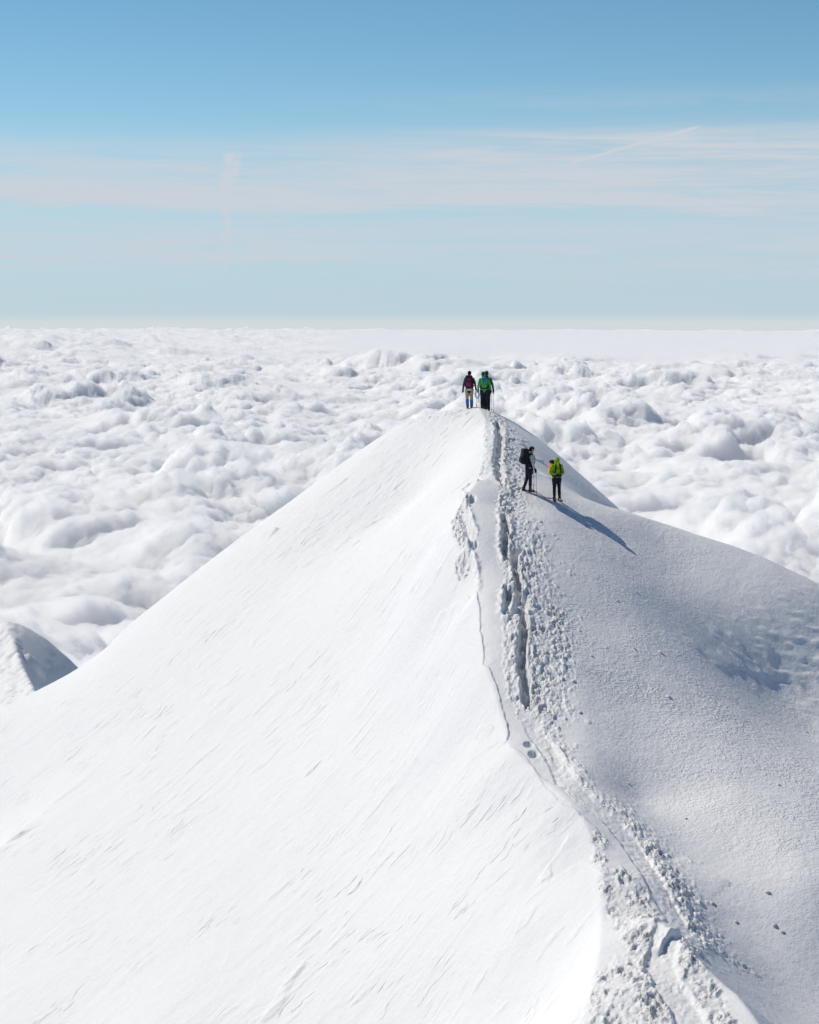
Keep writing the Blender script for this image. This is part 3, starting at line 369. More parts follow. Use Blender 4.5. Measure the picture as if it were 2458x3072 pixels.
    for P, h, reach in D['scarp']:
        k = near(X, Y, P, 3*reach); x, y = X[k], Y[k]; t, s = polysd(x, y, P)
        # polylines run upwards in the frame; the high side is the upwind left
        tt = t+.03*fbm(x/.3, y/.3, 2, 181)
        e = sstep(0, .15, s)*sstep(1, .85, s); side = np.sign(h)
        Z[k] += abs(h)*e*sstep(.02, -.03, tt*side)*np.exp(-np.abs(t)/reach)
    for (cx, cy), r in D['pit']:
        Z -= .22*sstep(1.2, .8, np.hypot((X-cx)/r, (Y-cy)/(r*1.2)))
    return Z, face, crust, ri, ch
def build_mountain():
    ys = np.r_[np.linspace(-40, 38, 40)[:-1], np.arange(38, 44, .3), np.arange(44, 97, .052)]
    p = 97.; s = .09; ext = []
    while p < 1500: s *= 1.12; p += s; ext.append(p)
    ys = np.r_[ys, ext]
    ts = spaced(-1.3, 3.0, .026, 1.009, 15.)
    ext = []; p = ts[-1]; s = ts[-1]-ts[-2]
    while p < 1800: s *= 1.16; p += s; ext.append(p)
    ts = np.r_[-np.array(ext[::-1]), ts, ext]
    cr = np.array(D['crest']); xc = np.interp(ys, cr[:, 1], cr[:, 0])
    T, Y = np.meshgrid(ts, ys); X = T + xc[:, None]
    Xc = np.clip(X, -40, 30); Yc = np.clip(Y, -40, 125)
    Z = BASE(Xc, Yc)
    d, face, crust, ripple, churn = detail(X, Y)
    Z = Z + d
    out = np.hypot(X-Xc, Y-Yc)
    Z = Z - .75*out + 12*fbm(X/90, Y/90, 4, 9)*sstep(0, 60, out)
    o = mesh_grid('snow_ridge', X, Y, Z, M_SNOW, attrs={'face': face, 'crust': crust, 'ripple': ripple, 'churned': churn})
    tag(o, kind='structure'); print('ridge', X.size)
    return o
build_mountain()

# ---------------------------------------------------------------- the sea of clouds
CLOUD_Z = -1000.
def cloud_height(X, Y):
    def domes(x, y, seed, rmin=.45, rmax=.95):          # softer shouldered than the lumps of snow
        d = globals()['domes'](x, y, seed, rmin, rmax); return d*d*(1.9-.8*d)
    r = np.hypot(X, Y)
    wx = X + 160*fbm(X/700, Y/700, 3, 1); wy = Y + 160*fbm(X/700+9, Y/700+4, 3, 2)
    big = fbm(X/5200, Y/5200, 3, 11)
    calm = sstep(46000, 60000, Y + 3500*fbm(X/9000, Y/9000, 2, 3))*sstep(-12000, 6000, X)       # the smooth far sheet on the right
    amp = np.clip(.75+.55*fbm(X/2600, Y/2600, 2, 21), .15, 1.4)*(1-.93*calm)
    clus = .35+.65*sstep(-.15, .5, fbm(X/2300+5, Y/2300, 2, 57))
    fin = .25+1.0*sstep(-.5, .5, fbm(X/1100, Y/1100, 3, 58))
    h = 330*clus*domes(wx/1700+.45, wy/1700+.3, 31)
    h = h + 110*(.5+.5*clus)*domes(wx/560, wy/560, 37, .35, .9)
    h = h + 80*fin*domes(wx/250+.4*perlin(X/200, Y/200, 5), wy/250, 41, .3, .9)*sstep(60000, 16000, r)
    h = h + 50*fin*domes(wx/112+.5*perlin(X/90, Y/90, 6), wy/112, 43, .3, .9)*sstep(40000, 12000, r)
    h = h + 24*domes(X/52+.5*perlin(X/50, Y/50, 7), Y/52, 47, .3, .9)*sstep(20000, 8000, r)
    h = h + 80*fbm(X/420, Y/420, 6, 51, .6)*(.35+.65*sstep(70000, 20000, r))
    h = h - 330*sstep(.12, .85, fbm(wx/1100, wy/1100, 3, 55))*sstep(70000, 25000, r)
    return CLOUD_Z - 200 + amp*h + 110*big
def build_clouds():
    # rings that stay about a pixel deep as they recede
    dep = np.r_[np.linspace(.36, .15, 120)[:-1], np.linspace(.15, .0062, 900)]
    r = 1000./dep
    az = R(1)*np.r_[np.linspace(-180, -19, 60)[:-1], np.linspace(-19, -13.5, 80)[:-1], np.linspace(-13.5, 13.5, 960)[:-1], np.linspace(13.5, 19, 80)[:-1], np.linspace(19, 180, 60)]
    A, Rr = np.meshgrid(az, r); X = Rr*np.sin(A); Y = Rr*np.cos(A)
    Z = cloud_height(X, Y)
    o = mesh_grid('sea_of_clouds', X, Y, Z, M_CLOUD)
    # the seam behind the camera is joined and the underside closed, so the cloud is one solid body
    bm = bmesh.new(); bm.from_mesh(o.data); n = X.shape[1]; bm.verts.ensure_lookup_table()
    bmesh.ops.weld_verts(bm, targetmap={bm.verts[i*n+n-1]: bm.verts[i*n] for i in range(X.shape[0])})
    be = [e for e in bm.edges if e.is_boundary]
    g = bmesh.ops.extrude_edge_only(bm, edges=be)['geom']
    for v in g:
        if isinstance(v, bmesh.types.BMVert): v.co.z = -2600
    e2 = [e for e in bm.edges if e.is_boundary]
    inner = [e for e in e2 if e.verts[0].co.length < 5000]; outer = [e for e in e2 if e.verts[0].co.length > 50000]
    bmesh.ops.bridge_loops(bm, edges=inner+outer)
    bmesh.ops.recalc_face_normals(bm, faces=bm.faces)
    bm.to_mesh(o.data); print('open edges', sum(e.is_boundary for e in bm.edges)); bm.free()
    tag(o, kind='structure'); print('clouds', X.size)
build_clouds()


def ground(x, y):
    X = np.array([[x-.05, x, x+.05]]*3, float).T; Y = np.array([[y-.05, y, y+.05]]*3, float)
    return float((BASE(X, Y)+detail(X, Y)[0]).mean())

# ---------------------------------------------------------------- the further hump of the ridge, at the left
def build_hump():
    H = np.array(D['hump'])                     # crest line of the hump, from its top down towards us
    ys = np.linspace(132, 215, 420); xs = np.linspace(-70, 10, 420)
    X, Y = np.meshgrid(xs, ys)
    t, s = polysd(X, Y, D['hump'][::-1])
    cy = np.interp(Y, H[::-1, 1], H[::-1, 2])
    back = np.maximum(Y-H[0, 1], 0)
    cz = cy - .35*back - .012*back**2
    right = np.maximum(t, 0); left = np.maximum(-t, 0)
    Z = cz - (.28*right + .072*right**2)*sstep(0, .5, right) - .45*left
    Z = Z + .5*np.exp(-((t-1.3)/.5)**2)*0
    # steep shaded scoop under the crest
    Z -= (.6*sstep(.0, .5, t) + 1.3*right)*sstep(172, 158, Y)
    band = sstep(2.6, 1.8, np.abs(t+1.6)+.5*fbm(X, Y, 3, 301))
    Z += band*(.22*domes(X/.7, Y/.7, 302, .3, .8)+.12*domes(X/.35, Y/.35, 303, .3, .8)-.1)
    t2 = t+3.4+.3*fbm(X/1.5, Y/1.5, 2, 304)
    Z -= .35*np.exp(-(t2/.35)**2)*(Y < H[0, 1]+2)*(.5+.5*perlin(X/.7, Y/.9, 305))
    for cx, cyy, r, h in D['hump_blocks']:
        Z += h*sstep(1.3, .6, np.hypot(X-cx, Y-cyy)/r)*(1+.4*perlin(X/.4, Y/.4, 306))
    Z += .10*fbm(X/3, Y/3, 4, 307)
    o = mesh_grid('snow_hump', X, Y, Z, M_SNOW, attrs={'face': sstep(-4, -6, t), 'crust': sstep(1, 4, t)*.8, 'ripple': t*0})
    tag(o, kind='structure')
build_hump()

# ---------------------------------------------------------------- lumps of snow that rolled out onto the right-hand slope
def build_lumps():
    rng = random.Random(5); n = 0
    protos = []
    for k in range(4):
        bm = bmesh.new(); bmesh.ops.create_icosphere(bm, subdivisions=3, radius=1)
        for v in bm.verts:
            p = v.co; d = 1+.25*float(fbm(np.array([p.x*1.7+k*5]), np.array([p.y*1.7+p.z*2.1]), 3, 400+k)[0]); v.co = Vector((p.x*d*1.2, p.y*d, p.z*d*.75))
        me = bpy.data.meshes.new('snow_lump'); bm.to_mesh(me); bm.free(); me.shade_smooth(); me.materials.append(M_SNOW)
        protos.append(me)
    for (x, y), r, lab in D['lumps']:
        o = bpy.data.objects.new('snow_lump', protos[n % 4]); col.objects.link(o); n += 1
        o.location = (x, y, ground(x, y)+r*.15); r *= .8; o.scale = (r, r*.9, r*.8); o.rotation_euler = (rng.uniform(-.3, .3), rng.uniform(-.3, .3), rng.uniform(0, 6))
        tag(o, lab, 'snow lump', 'lumps of snow on the right-hand slope')
build_lumps()

# ---------------------------------------------------------------- people and what they carry
def ring_tube(bm, pts, n=12):
    """a lofted tube through (x, y, z, rx, ry), closed at both ends"""
    P = [Vector(p[:3]) for p in pts]; rings = []
    def fr(i):
        t = (P[min(i+1, len(P)-1)]-P[max(i-1, 0)]).normalized(); ref = Vector((1, 0, 0)) if abs(t.x) < .85 else Vector((0, 1, 0))
        s = (ref - t*ref.dot(t)).normalized(); return t, s, t.cross(s)
    def ring(c, i, k):
        t, s, u = fr(i); rx, ry = pts[i][3]*k, pts[i][4 if len(pts[i]) > 4 else 3]*k
        return [bm.verts.new(c + s*math.cos(2*math.pi*j/n)*rx + u*math.sin(2*math.pi*j/n)*ry) for j in range(n)]
    t0 = fr(0)[0]; t1 = fr(len(P)-1)[0]; r0 = min(pts[0][3:]); r1 = min(pts[-1][3:])
    for k, off in ((.35, .92), (.75, .6)): rings.append(ring(P[0]-t0*r0*off*.8, 0, k))
    for i in range(len(P)): rings.append(ring(P[i], i, 1))
    for k, off in ((.75, .6), (.35, .92)): rings.append(ring(P[-1]+t1*r1*off*.8, len(P)-1, k))
    for a, b in zip(rings, rings[1:]):
        for j in range(n): bm.faces.new((a[j], a[(j+1) % n], b[(j+1) % n], b[j]))
    bm.faces.new(rings[0][::-1]); bm.faces.new(rings[-1])
def ell(bm, c, r, rot=None):
    M = Matrix.Translation(c) @ (rot.to_matrix().to_4x4() if rot else Matrix()) @ Matrix.Diagonal((*r, 1))
    bmesh.ops.create_uvsphere(bm, u_segments=16, v_segments=10, radius=1, matrix=M)
def rbox(bm, c, r, rot=None, bev=.45):
    """a soft padded block: a sphere pushed out towards its box"""
    g = bmesh.ops.create_uvsphere(bm, u_segments=20, v_segments=14, radius=1)
    M = Matrix.Translation(c) @ (rot.to_matrix().to_4x4() if rot else Matrix())
    for v in g['verts']:
        p = [math.copysign(abs(q)**bev, q)*s_ for q, s_ in zip(v.co, r)]; v.co = M @ Vector(p)
def melt(name, build, mat, parent, voxel=.016, wrinkle=0., smooth=2, seed=0):
    """fuse overlapping volumes into one continuous skin and bake it"""
    bm = bmesh.new(); build(bm); me = bpy.data.meshes.new(name); bm.to_mesh(me); bm.free()
    o = bpy.data.objects.new(name, me); col.objects.link(o)
    m = o.modifiers.new('r', 'REMESH'); m.mode = 'VOXEL'; m.voxel_size = voxel; m.use_smooth_shade = True
    if smooth: s = o.modifiers.new('s', 'SMOOTH'); s.iterations = smooth; s.factor = .5
    me2 = bpy.data.meshes.new_from_object(o.evaluated_get(bpy.context.evaluated_depsgraph_get()))
    bpy.data.objects.remove(o); bpy.data.meshes.remove(me); me2.name = name
    if wrinkle:
        n = len(me2.vertices); co = np.empty(n*3, np.float32); me2.vertices.foreach_get('co', co); co = co.reshape(-1, 3)
        nr = np.empty(n*3, np.float32); me2.vertices.foreach_get('normal', nr); nr = nr.reshape(-1, 3)
        d = fbm(co[:, 0]*9+co[:, 2]*3+seed, co[:, 2]*22+co[:, 1]*9, 3, 200+seed)*wrinkle
        me2.vertices.foreach_set('co', (co+nr*d[:, None]).ravel())
    me2.shade_smooth(); me2.materials.clear(); me2.materials.append(mat)
    o = bpy.data.objects.new(name, me2); col.objects.link(o); o.parent = parent
    return o
def hard(name, build, mat, parent):
    bm = bmesh.new(); build(bm); me = bpy.data.meshes.new(name); bm.to_mesh(me); bm.free(); me.shade_smooth(); me.materials.append(mat)
    o = bpy.data.objects.new(name, me); col.objects.link(o); o.parent = parent
    return o
def fabric(name, c, rough=.8, var=.25, sc_=14.):
    m = new_mat(name, c, rough, .25); t = NT(m.node_tree); b = t.n['Principled BSDF']
    co = t.new('ShaderNodeTexCoord').outputs['Object']
    f = t.noise(co, sc_, 4, .6)
    k = t.mixc(f, tuple(v*(1-var) for v in c), tuple(min(1, v*(1+var)) for v in c)); t.l.new(k, b.inputs['Base Color'])
    bp = t.new('ShaderNodeBump'); bp.inputs['Strength'].default_value = .5; bp.inputs['Distance'].default_value = .02
    t.put(bp.inputs['Height'], t.noise(co, 30., 3, .6)); t.l.new(bp.outputs[0], b.inputs['Normal'])
    return m
F = {k: fabric(k, c) for k, c in dict(black_fabric=(.012, .013, .018), navy_fabric=(.012, .018, .035), charcoal_fabric=(.05, .048, .05), lime_fabric=(.25, .42, .02),
     green_fabric=(.06, .36, .08), dark_green_fabric=(.02, .12, .05), teal_fabric=(.02, .20, .28), beige_fabric=(.40, .31, .22), blue_fabric=(.05, .17, .45), white_fabric=(.62, .64, .64),
     grey_fabric=(.42, .45, .44), plum_fabric=(.035, .012, .05), red_fabric=(.22, .02, .06), orange_fabric=(.75, .22, .03), brown_fabric=(.07, .045, .03), yellow_fabric=(.7, .55, .06)).items()}
SKIN = new_mat('skin', (.55, .33, .24), .5, .4); METAL = new_mat('grey_metal', (.35, .36, .38), .35, .5); METAL.node_tree.nodes['Principled BSDF'].inputs['Metallic'].default_value = .8
BOOT = new_mat('boot_leather', (.03, .022, .02), .6, .4); EYE = new_mat('eye_dark', (.02, .02, .02), .2, .6); BLUE = fabric('rope_blue', (.12, .38, .62)); ROPE = fabric('rope_red', (.45, .14, .12)); WOOD = new_mat('yellow_shaft', (.62, .52, .28), .4, .5); DARKP = new_mat('dark_plastic', (.02, .02, .022), .5, .4)

def lerp(a, b, t): return tuple(a[i]+(b[i]-a[i])*t for i in range(3))
def root_empty(name, loc, rz):
    o = bpy.data.objects.new(name, None); col.objects.link(o); o.empty_display_size = .2; o.location = loc; o.rotation_euler = (0, 0, rz); return o
def hand_build(bm, w, d, side, g=1.):
    """palm and five curled fingers starting at the wrist w, pointing along d"""
    w = Vector(w); d = Vector(d).normalized(); s = Vector((side, 0, 0)); s = (s-d*s.dot(d)).normalized(); u = d.cross(s)
    c = w + d*.05
    ring_tube(bm, [(*(w-d*.02), .026*g, .022*g), (*c, .040*g, .020*g), (*(w+d*.09), .038*g, .018*g)], 10)
    for i, ln in enumerate((.068, .078, .072, .056)):
        b = w + d*.088 + u*(.030-.020*i); k = b + d*ln*.5 ; e = k + (d*.35 - s*.9).normalized()*ln*.55
        ring_tube(bm, [(*b, .010*g), (*k, .0095*g), (*e, .008*g)], 8)
    b = w + d*.03 + u*.034; k = b + (d*.7+u*.7).normalized()*.04; e = k + (d*.8-s*.6).normalized()*.035
    ring_tube(bm, [(*b, .013*g), (*k, .011*g), (*e, .009*g)], 8)
def boot_build(bm, a, yaw, k=1.):
    f = Vector((math.sin(yaw), math.cos(yaw), 0)); a = Vector(a)
    ring_tube(bm, [(*(a+Vector((0, 0, .07))), .058*k, .064*k), (*a, .055*k, .062*k), (*(a-Vector((0, 0, .05))), .055*k, .062*k)], 12)
    ring_tube(bm, [(*(a-f*.07-Vector((0, 0, .055))), .042*k, .045*k), (*(a+f*.05-Vector((0, 0, .055))), .048*k, .046*k), (*(a+f*.17-Vector((0, 0, .07))), .048*k, .032*k)], 12)
def make_person(loc, rz, label, P, group=None):
    """P holds the joints of the pose (x to the person's right, y forward, z up) and the clothes"""
    s = P.get('s', 1.); root = root_empty('person', loc, rz); tag(root, label, 'person', group)
    J = {k: tuple(c*s for c in v) for k, v in P['j'].items()}
    hip, chest, neck, head = J['hip'], J['chest'], J['neck'], J['head']
    Lm = lambda q, r: (*q, *r)
    def torso(bm, g):
        ring_tube(bm, [Lm(lerp(hip, chest, -.22), (.155*s*g, .11*s*g)), Lm(hip, (.165*s*g, .12*s*g)), Lm(lerp(hip, chest, .5), (.150*s*g, .11*s*g)), Lm(chest, (.175*s*g, .125*s*g)), Lm(lerp(chest, neck, .62), (.165*s*g, .10*s*g)), Lm(lerp(chest, neck, .95), (.075*s*g, .07*s*g))], 16)
    def arm(bm, k, g, end=1.):
        a, b, c = J['sh'+k], J['el'+k], J['wr'+k]; c = lerp(b, c, end)
        ring_tube(bm, [Lm(lerp(a, b, -.12), (.060*s*g,)), Lm(lerp(a, b, .15), (.058*s*g,)), Lm(lerp(a, b, .6), (.048*s*g,)), Lm(b, (.043*s*g,)), Lm(lerp(b, c, .4), (.042*s*g,)), Lm(c, (.030*s*g,))], 12)
    def leg(bm, k, g, end=1.):
        a, b, c = J['hp'+k], J['kn'+k], J['an'+k]; c = lerp(b, c, end)
        ring_tube(bm, [Lm(a, (.092*s*g,)), Lm(lerp(a, b, .4), (.083*s*g,)), Lm(b, (.058*s*g,)), Lm(lerp(b, c, .35), (.060*s*g,)), Lm(c, (.042*s*g,))], 12)
    fd = Vector(P.get('look', (0, 1, 0))).normalized(); up = Vector((0, 0, 1)); rt = fd.cross(up).normalized(); up = rt.cross(fd); H = Vector(head)
    hq = Matrix((rt, fd, up)).transposed().to_quaternion().to_euler()
    def bodyb(bm):
        torso(bm, .86)
        for k in 'LR': arm(bm, k, .78); leg(bm, k, .78); hand_build(bm, J['wr'+k], P.get('hand'+k, (0, .2, -1)), -1 if k == 'R' else 1)
        for k in 'LR': ring_tube(bm, [(*J['an'+k], .04*s), (J['an'+k][0], J['an'+k][1]+.10*s, J['an'+k][2]-.05*s, .035*s)], 10)
        ring_tube(bm, [Lm(lerp(chest, neck, .8), (.06*s,)), Lm(neck, (.055*s,)), Lm(lerp(neck, head, .6), (.055*s,))], 12)
        ell(bm, H+up*.015*s, (.076*s, .096*s, .105*s), hq); ell(bm, H+fd*.028*s-up*.055*s, (.055*s, .062*s, .065*s), hq)
        ring_tube(bm, [(*(H+fd*.090*s+up*.015*s), .010*s), (*(H+fd*.112*s-up*.018*s), .014*s)], 8)
        ring_tube(bm, [(*(H+fd*.084*s-up*.052*s-rt*.022*s), .008*s), (*(H+fd*.09*s-up*.052*s), .009*s), (*(H+fd*.084*s-up*.052*s+rt*.022*s), .008*s)], 8)
        for q in (-1, 1): ell(bm, H+rt*q*.078*s-fd*.005*s, (.012*s, .022*s, .032*s), hq)
    melt('body', bodyb, SKIN, root, .011, 0, 1)
    for q in (-1, 1): hard('eye', lambda bm: ell(bm, H+rt*q*.032*s+fd*.084*s+up*.012*s, (.012*s,)*3), EYE, root)
    tr = F[P['trousers']]
    def trb(bm):
        ring_tube(bm, [Lm(lerp(hip, chest, .05), (.135*s, .10*s)), Lm(hip, (.145*s, .108*s)), Lm(lerp(hip, chest, -.25), (.150*s, .118*s))], 16)
        for k in 'LR': leg(bm, k, P.get('baggy', 1.08)*1.05, P.get('trend', 1.02))
    melt('trousers', trb, tr, root, .015, .012, 1, 3)
    def jb(bm):
        torso(bm, 1.1)
        ring_tube(bm, [Lm(lerp(hip, chest, -.15), (.180*s, .135*s)), Lm(lerp(hip, chest, .25), (.170*s, .13*s))], 16)
        for k in 'LR': arm(bm, k, 1.22, .97)
        ring_tube(bm, [Lm(lerp(chest, neck, .7), (.085*s,)), Lm(lerp(chest, neck, 1.15), (.075*s,)), Lm(lerp(neck, head, .38), (.072*s,))], 12)
    jk = melt('jacket', jb, F[P['jacket']], root, .014, .014, 1, 5)
    if P.get('hem'):
        hard('shirt_hem', lambda bm: ring_tube(bm, [Lm(lerp(hip, chest, -.30), (.172*s, .13*s)), Lm(lerp(hip, chest, -.12), (.188*s, .142*s))], 18), F[P['hem']], root)
        hard('waist_belt', lambda bm: ring_tube(bm, [Lm(lerp(hip, chest, -.44), (.168*s, .126*s)), Lm(lerp(hip, chest, -.36), (.174*s, .132*s))], 18), F['black_fabric'], root)
    for k in 'LR':
        melt('glove', lambda bm: (hand_build(bm, J['wr'+k], P.get('hand'+k, (0, .2, -1)), -1 if k == 'R' else 1, 1.25), ring_tube(bm, [Lm(lerp(J['el'+k], J['wr'+k], .86), (.046*s,)), Lm(J['wr'+k], (.040*s,))], 10)), F[P.get('glove', 'black_fabric')], root, .007, 0, 1)
        yaw = P.get('foot'+k, .2 if k == 'R' else -.2)
        b = melt('boot', lambda bm: boot_build(bm, J['an'+k], yaw, 1.05*s), BOOT, root, .009, 0, 1)
        f = Vector((math.sin(yaw), math.cos(yaw), 0)); A = Vector(J['an'+k])
        def cramp(bm):
            for q, w in ((-.08, .03), (.03, .045), (.12, .045)):
                for e in (-1, 1):
                    c = A+f*q+Vector((f.y, -f.x, 0))*e*w-Vector((0, 0, .105)); ring_tube(bm, [(*c, .006), (*(c-Vector((0, 0, .035))), .003)], 5)
            ring_tube(bm, [(*(A-f*.09-Vector((0, 0, .10))), .03, .006), (*(A+f*.16-Vector((0, 0, .105))), .035, .006)], 6)
        hard('crampon', cramp, METAL, root)
        if P.get('gaiter'):
            melt('gaiter', lambda bm: ring_tube(bm, [Lm(lerp(J['kn'+k], J['an'+k], .18), (.082*s,)), Lm(lerp(J['kn'+k], J['an'+k], .6), (.078*s,)), Lm(lerp(J['kn'+k], J['an'+k], .98), (.072*s,))], 12), F[P['gaiter']], root, .012, .008, 1, 7)
    hd = P['hat']
    if hd[0] == 'hood':
        def hb(bm):
            ell(bm, H+up*.02*s-fd*.015*s, (.112*s, .128*s, .135*s), hq)
            ring_tube(bm, [Lm(lerp(neck, head, -.5), (.10*s, .10*s)), Lm(lerp(neck, head, .4), (.10*s, .11*s))], 14)
            ring_tube(bm, [(*(H+fd*.10*s+up*.055*s-rt*.05*s), .018*s), (*(H+fd*.125*s+up*.07*s), .02*s), (*(H+fd*.10*s+up*.055*s+rt*.05*s), .018*s)], 8)
        melt('hood', hb, F[hd[1]], root, .012, .006, 1, 2)
    else:
        def hb(bm):
            ell(bm, H+up*.045*s-fd*.006*s, (.090*s, .108*s, .088*s), hq); ell(bm, H+up*.0*s-fd*.025*s, (.088*s, .092*s, .095*s), hq)
            if hd[0] == 'bobble': ell(bm, H+up*.135*s, (.022*s,)*3)
        melt('beanie' if hd[0] != 'hair' else 'hair', hb, F[hd[1]], root, .010, .003, 1, 4)
    if P.get('collar'):
        melt('folded_hood', lambda bm: ell(bm, Vector(lerp(chest, neck, .85))-Vector((0, .085*s, 0)), (.125*s, .075*s, .085*s)), F[P['collar']], root, .012, .008, 1, 9)
    if P.get('harness'):
        def hn(bm):
            for q in (-.14, -.10): ring_tube(bm, [Lm(lerp(hip, chest, q-.02), (.186*s, .142*s)), Lm(lerp(hip, chest, q+.06), (.184*s, .14*s))], 18)
            for k in 'LR': ring_tube(bm, [Lm(lerp(J['hp'+k], J['kn'+k], .12), (.105*s,)), Lm(lerp(J['hp'+k], J['kn'+k], .22), (.102*s,))], 14)
        h = hard('harness', hn, F['black_fabric'], root)
        def gear(bm):
            for i in range(7):
                a = -1.3+.43*i; x = hip[0]+math.sin(a)*.195*s; y = hip[1]+math.cos(a)*.15*s
                ring_tube(bm, [(x, y, hip[2]-.06, .012), (x+.01, y, hip[2]-.13-.05*(i % 3), .018)], 6)
        hard('gear', gear, DARKP, root)
    return root
def make_backpack(person, P, label, pk):
    s = P.get('s', 1.); root = root_empty('backpack', person.location, person.rotation_euler.z); tag(root, label, 'backpack')
    ch = Vector(P['j']['chest'])*s; hp = Vector(P['j']['hip'])*s; ax = (ch-hp).normalized(); bk = ax.cross(Vector((1, 0, 0))).normalized()
    if bk.y > 0: bk = -bk
    w, d, h = (v*s for v in pk['size']); c = ch + bk*(.115*s+d) + ax*pk.get('rise', 0.)*s
    q = Matrix((Vector((1, 0, 0)), -bk, ax)).transposed().to_quaternion().to_euler()
    def mb(bm): rbox(bm, c, (w, d, h), q, .45); rbox(bm, c-ax*h*.25+bk*d*.35, (w*.8, d*.8, h*.6), q, .45)
    main = melt('main_bag', mb, F[pk['c']], root, .014, .010, 3, 11)
    melt('lid', lambda bm: rbox(bm, c+ax*h*1.0, (w*.95, d*1.02, .075*s), q, .5), F[pk.get('lid', pk['c'])], root, .012, .008, 2, 12)
    melt('front_pocket', lambda bm: rbox(bm, c+bk*d*1.05-ax*h*.35, (w*.62, d*.35, h*.42), q, .5), F[pk.get('pocket', pk['c'])], root, .010, .006, 2, 13)
    if pk.get('panel'): melt('top_panel', lambda bm: rbox(bm, c+bk*d*1.0+ax*h*.52, (w*.55, d*.25, h*.26), q, .5), F[pk['panel']], root, .010, .006, 2, 14)
    for e in (-1, 1):
        melt('side_pocket', lambda bm: rbox(bm, c+Vector((e*w*1.0, 0, 0))-ax*h*.45, (w*.18, d*.6, h*.38), q, .5), F[pk.get('side', pk['c'])], root, .010, .006, 2, 15)
        sh = Vector(P['j']['sh'+('R' if e > 0 else 'L')])*s; g = sh-ch
        x = e*.095*s; top = Vector((ch.x+x, ch.y, ch.z))+ax*.245*s
        f = -bk
        pts = [top+bk*.13*s-ax*.10*s, top+bk*.03*s+ax*.015*s, top+f*.10*s-ax*.05*s, top+f*.165*s-ax*.20*s, top+f*.15*s+Vector((e*.04*s, 0, 0))-ax*.38*s, top+Vector((e*.11*s, 0, 0))+f*.03*s-ax*.46*s, top+Vector((e*.08*s, 0, 0))+bk*.12*s-ax*.50*s]
        hard('shoulder_strap', lambda bm: ring_tube(bm, [(*p, .028*s, .012*s) for p in pts], 8), F[pk.get('strap', 'black_fabric')], root)
    cs = ch+(-bk)*.165*s+ax*.03*s
    hard('chest_strap', lambda bm: ring_tube(bm, [(*(cs+Vector((-.11*s, 0, 0))), .010*s), (*(cs-bk*.012*s), .010*s), (*(cs+Vector((.11*s, 0, 0))), .010*s)], 6), F[pk.get('strap', 'black_fabric')], root)
    hb = hp+ax*.06*s
    hard('hip_belt', lambda bm: ring_tube(bm, [(*(hb-ax*.02*s), .19*s, .148*s), (*(hb+ax*.02*s), .19*s, .148*s)], 18), F[pk.get('strap', 'black_fabric')], root)
    if pk.get('poles'):
        pass
    return root
def line_thing(name, label, cat, parts, group=None):
    root = root_empty(name, parts[0][1][0][:3], 0); tag(root, label, cat, group); L0 = Vector(root.location)
    for nm, pts, mat in parts:
        hard(nm, lambda bm: ring_tube(bm, [(*(Vector(p[:3])-L0), *p[3:]) for p in pts], 8), mat, root)
    return root
def world_pt(root, p): return Matrix.Translation(root.location) @ Matrix.Rotation(root.rotation_euler.z, 4, 'Z') @ Vector(p)
def trekking_pole(hand, tip, label, mat):
    h = Vector(hand); t = Vector(tip); d = (t-h).normalized(); e = h-d*.07
    return line_thing('trekking_pole', label, 'trekking pole', [('grip', [(*e, .022), (*(h+d*.09), .017)], DARKP), ('shaft', [(*(h+d*.08), .011), (*t, .008)], mat),
        ('basket', [(*(t-d*.075), .028, .028), (*(t-d*.065), .028, .028)], DARKP)], 'trekking poles of the climbers')

def J(**k):
    b = dict(hip=(0, 0, .97), chest=(0, .0, 1.30), neck=(0, .01, 1.52), head=(0, .03, 1.67), shL=(-.185, 0, 1.40), shR=(.185, 0, 1.40), elL=(-.25, -.02, 1.14), elR=(.25, -.02, 1.14),
             wrL=(-.25, .06, .90), wrR=(.25, .06, .90), hpL=(-.09, 0, .92), hpR=(.09, 0, .92), knL=(-.10, .02, .52), knR=(.10, .02, .52), anL=(-.11, -.02, .12), anR=(.11, -.02, .12))
    b.update(k); return b
def place(x, y, dz=-.03): return (x, y, ground(x, y)+dz)

# the dark climber with the big pack, standing side on and looking out over the clouds
(ax_, ay_), (bx_, by_), (cx_, cy_), (dx_, dy_), (ex_, ey_) = D['people']
PA = dict(s=1.0, j=J(hip=(0, .02, .97), chest=(0, .06, 1.29), neck=(0, .10, 1.51), head=(0, .14, 1.66), elR=(.25, .06, 1.13), wrR=(.22, .17, .90), elL=(-.24, .0, 1.13), wrL=(-.22, .16, .95),
     hpL=(-.09, .02, .92), hpR=(.09, .02, .92), knL=(-.10, -.02, .52), knR=(.11, .02, .52), anL=(-.11, -.16, .12), anR=(.12, .02, .12), shR=(.185, .05, 1.39), shL=(-.185, .05, 1.39)),
     look=(.12, 1, -.05), trousers='navy_fabric', jacket='grey_fabric', hat=('beanie', 'black_fabric'), glove='black_fabric', harness=1)
A = make_person(place(ax_, ay_), R(-68), 'climber in dark trousers and pale grey sleeves with a big black pack, standing side on', PA)
melt('vest', lambda bm: ring_tube(bm, [(0, .02, .90, .195, .15), (0, .03, 1.05, .188, .145), (0, .06, 1.29, .196, .150), (0, .075, 1.42, .17, .12)], 16), F['black_fabric'], A, .014, .01, 1, 6)
make_backpack(A, PA, 'big black backpack on the climber looking out to the right', dict(size=(.17, .135, .27), c='black_fabric', rise=.05))
tp = world_pt(A, (.22, .22, .83)); trekking_pole(tp, (tp.x+.02, tp.y-.02, ground(tp.x, tp.y)+.02), 'thin grey trekking pole in the glove of the climber with the black pack', METAL)
